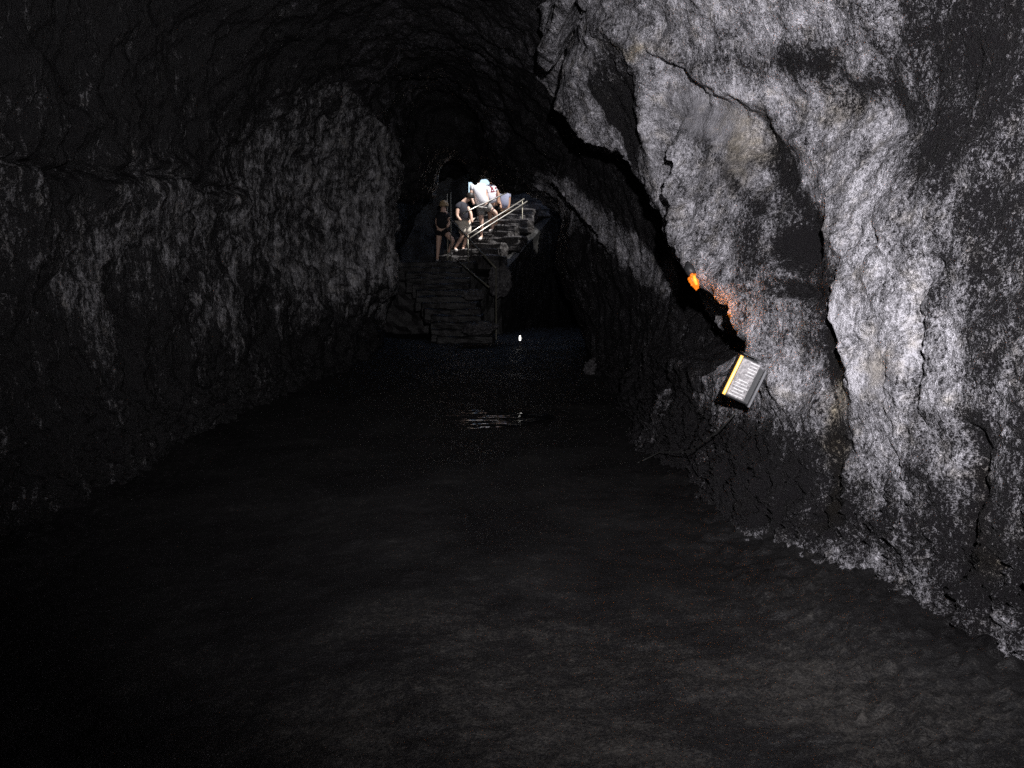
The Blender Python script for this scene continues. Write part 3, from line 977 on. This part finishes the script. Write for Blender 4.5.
cr = t.nodes.new('ShaderNodeValToRGB'); cr.color_ramp.interpolation = 'CONSTANT'
cr.color_ramp.elements[0].color = (.20, .02, .03, 1); cr.color_ramp.elements[1].position = .43; cr.color_ramp.elements[1].color = (.80, .77, .80, 1)
t.links.new(nz.outputs['Fac'], cr.inputs['Fac']); t.links.new(cr.outputs[0], b.inputs['Base Color']); b.inputs['Roughness'].default_value = .8
c_red = m

person('walker in black top and shorts stepping onto the landing beside the left posts', 20.4,
       dict(pelvis=(442, 229), chest=(443, 218), neck=(443.5, 211.5), head=(443.5, 206), shL=(438.5, 215), elL=(436.5, 222, .05), haL=(438, 228, -.1),
            shR=(448, 215), elR=(450, 222, -.05), haR=(447, 227.5, -.15), hipL=(439.5, 231), knL=(438.3, 246), anL=(437.3, 259), footL=(437.5, 261, -.12),
            hipR=(444.5, 231), knR=(453, 241, -.15), anR=(448.5, 252, .05), footR=(451.5, 253.6, -.08)), c_dark, c_dark, hairB, skinA, .6, .42)
person('walker in charcoal shirt and pale shorts bending forward on the stairs', 21.0,
       dict(pelvis=(464.5, 220), chest=(461, 208), neck=(465.5, 200.5), head=(470, 198), shL=(458, 207, -.12), elL=(457, 216, -.2), haL=(461, 221, -.25),
            shR=(467, 206, .05), elR=(471, 214, -.15), haR=(472, 223, -.25), hipL=(463, 222.5, -.05), knL=(462.5, 236.5, -.1), anL=(455, 248, -.05), footL=(456.5, 250.5, -.18),
            hipR=(467, 222.5, .08), knR=(467, 236.5, .05), anR=(463, 248, .1), footR=(464, 250, 0)), c_grey, c_cream, hairD, skinA, .35, .95 * .92,
       )
person('walker in white shirt and grey shorts lifting a knee up the stairs', 21.4,
       dict(pelvis=(482, 204), chest=(478.5, 192), neck=(477.5, 181), head=(476.5, 174), shL=(472, 187, -.08), elL=(471, 197, -.15), haL=(474, 205, -.2),
            shR=(484, 187, .05), elR=(487, 197, .05), haR=(488, 204, -.05), hipL=(480.5, 206.5), knL=(481.5, 222.5, -.05), anL=(481.5, 236.5), footL=(479.5, 239.5, -.15),
            hipR=(486, 206), knR=(496.5, 213.5, -.05), anR=(492.5, 228, .1), footR=(490, 231.2, 0)), c_white, c_khaki, hairD, skinA, .5, .62)
person('walker in red and white top partly hidden behind the raised knee', 22.0,
       dict(pelvis=(492, 204), chest=(491.5, 193), neck=(491.5, 183), head=(492, 177), shL=(486.5, 188), elL=(485.5, 197, -.1), haL=(486, 204, -.15),
            shR=(497, 188), elR=(498.5, 197, -.1), haR=(498, 204, -.15), hipL=(490, 206.5), knL=(490, 219), anL=(491, 230), footL=(490.5, 232.5, -.1),
            hipR=(494.5, 206.5), knR=(495.5, 218), anR=(495.5, 229, .2), footR=(495, 231, .1)), c_red, c_dark, hairD, skinB, .5, .5)
person('walker in grey blue checked shirt highest on the stairs at right', 22.7,
       dict(pelvis=(504, 209), chest=(504.5, 198), neck=(503, 188.5), head=(502.5, 183), shL=(500, 193.5), elL=(499.5, 202, -.1), haL=(501, 209, -.2),
            shR=(509, 194), elR=(509, 203, -.05), haR=(508, 210, -.1), hipL=(502, 211), knL=(501, 220.5, -.1), anL=(502, 228.5), footL=(501, 230, -.12),
            hipR=(506, 211), knR=(506.5, 219.5), anR=(508.5, 227, .15), footR=(508, 229, .05)), c_blue, c_brown, hairD, skinB, .6, .6)

# ------------------------------------------------------------------ light
w = bpy.data.worlds.new('World'); sc.world = w; w.use_nodes = True
nt = w.node_tree
bg = nt.nodes['Background']
sky = nt.nodes.new('ShaderNodeTexSky'); sky.sky_type = 'NISHITA'; sky.sun_disc = False
SUN_EL, SUN_AZ = R_(65), R_(118)                        # azimuth from +y, clockwise
sky.dust_density = 1.5; sky.ozone_density = .4
sky.sun_elevation = SUN_EL; sky.sun_rotation = SUN_AZ
nt.links.new(sky.outputs[0], bg.inputs[0]); bg.inputs[1].default_value = .15
sd = bpy.data.lights.new('sun', 'SUN'); sd.energy = 5.0; sd.angle = R_(.5); sd.color = (1, .97, .93)
so = bpy.data.objects.new('sun', sd); COL.objects.link(so)
dirv = Vector((math.sin(SUN_AZ) * math.cos(SUN_EL), math.cos(SUN_AZ) * math.cos(SUN_EL), math.sin(SUN_EL)))
so.rotation_euler = dirv.to_track_quat('Z', 'Y').to_euler(); so.location = (0, 22, 12)

# the photographer's hand flash, held up to the right of the camera and aimed at the right wall
fl = bpy.data.lights.new('hand_flash', 'SPOT'); fl.energy = 1050; fl.color = (1.0, .975, 1.0)
fl.spot_size = R_(125); fl.spot_blend = 1.0; fl.shadow_soft_size = .03
fo = bpy.data.objects.new('hand_flash', fl); COL.objects.link(fo)
fo.location = (.22, .05, 2.0)
tgt = at(720, 30, 5.6)
fo.rotation_euler = (tgt - fo.location).to_track_quat('-Z', 'Y').to_euler()

# ------------------------------------------------------------------ render settings
sc.view_settings.view_transform = 'Standard'; sc.view_settings.look = 'None'
sc.view_settings.exposure = .8; sc.view_settings.gamma = 1
sc.render.engine = 'CYCLES'
sc.cycles.max_bounces = 6; sc.cycles.diffuse_bounces = 4; sc.cycles.glossy_bounces = 3
sc.cycles.use_denoising = False
sc.cycles.sample_clamp_indirect = 1.0
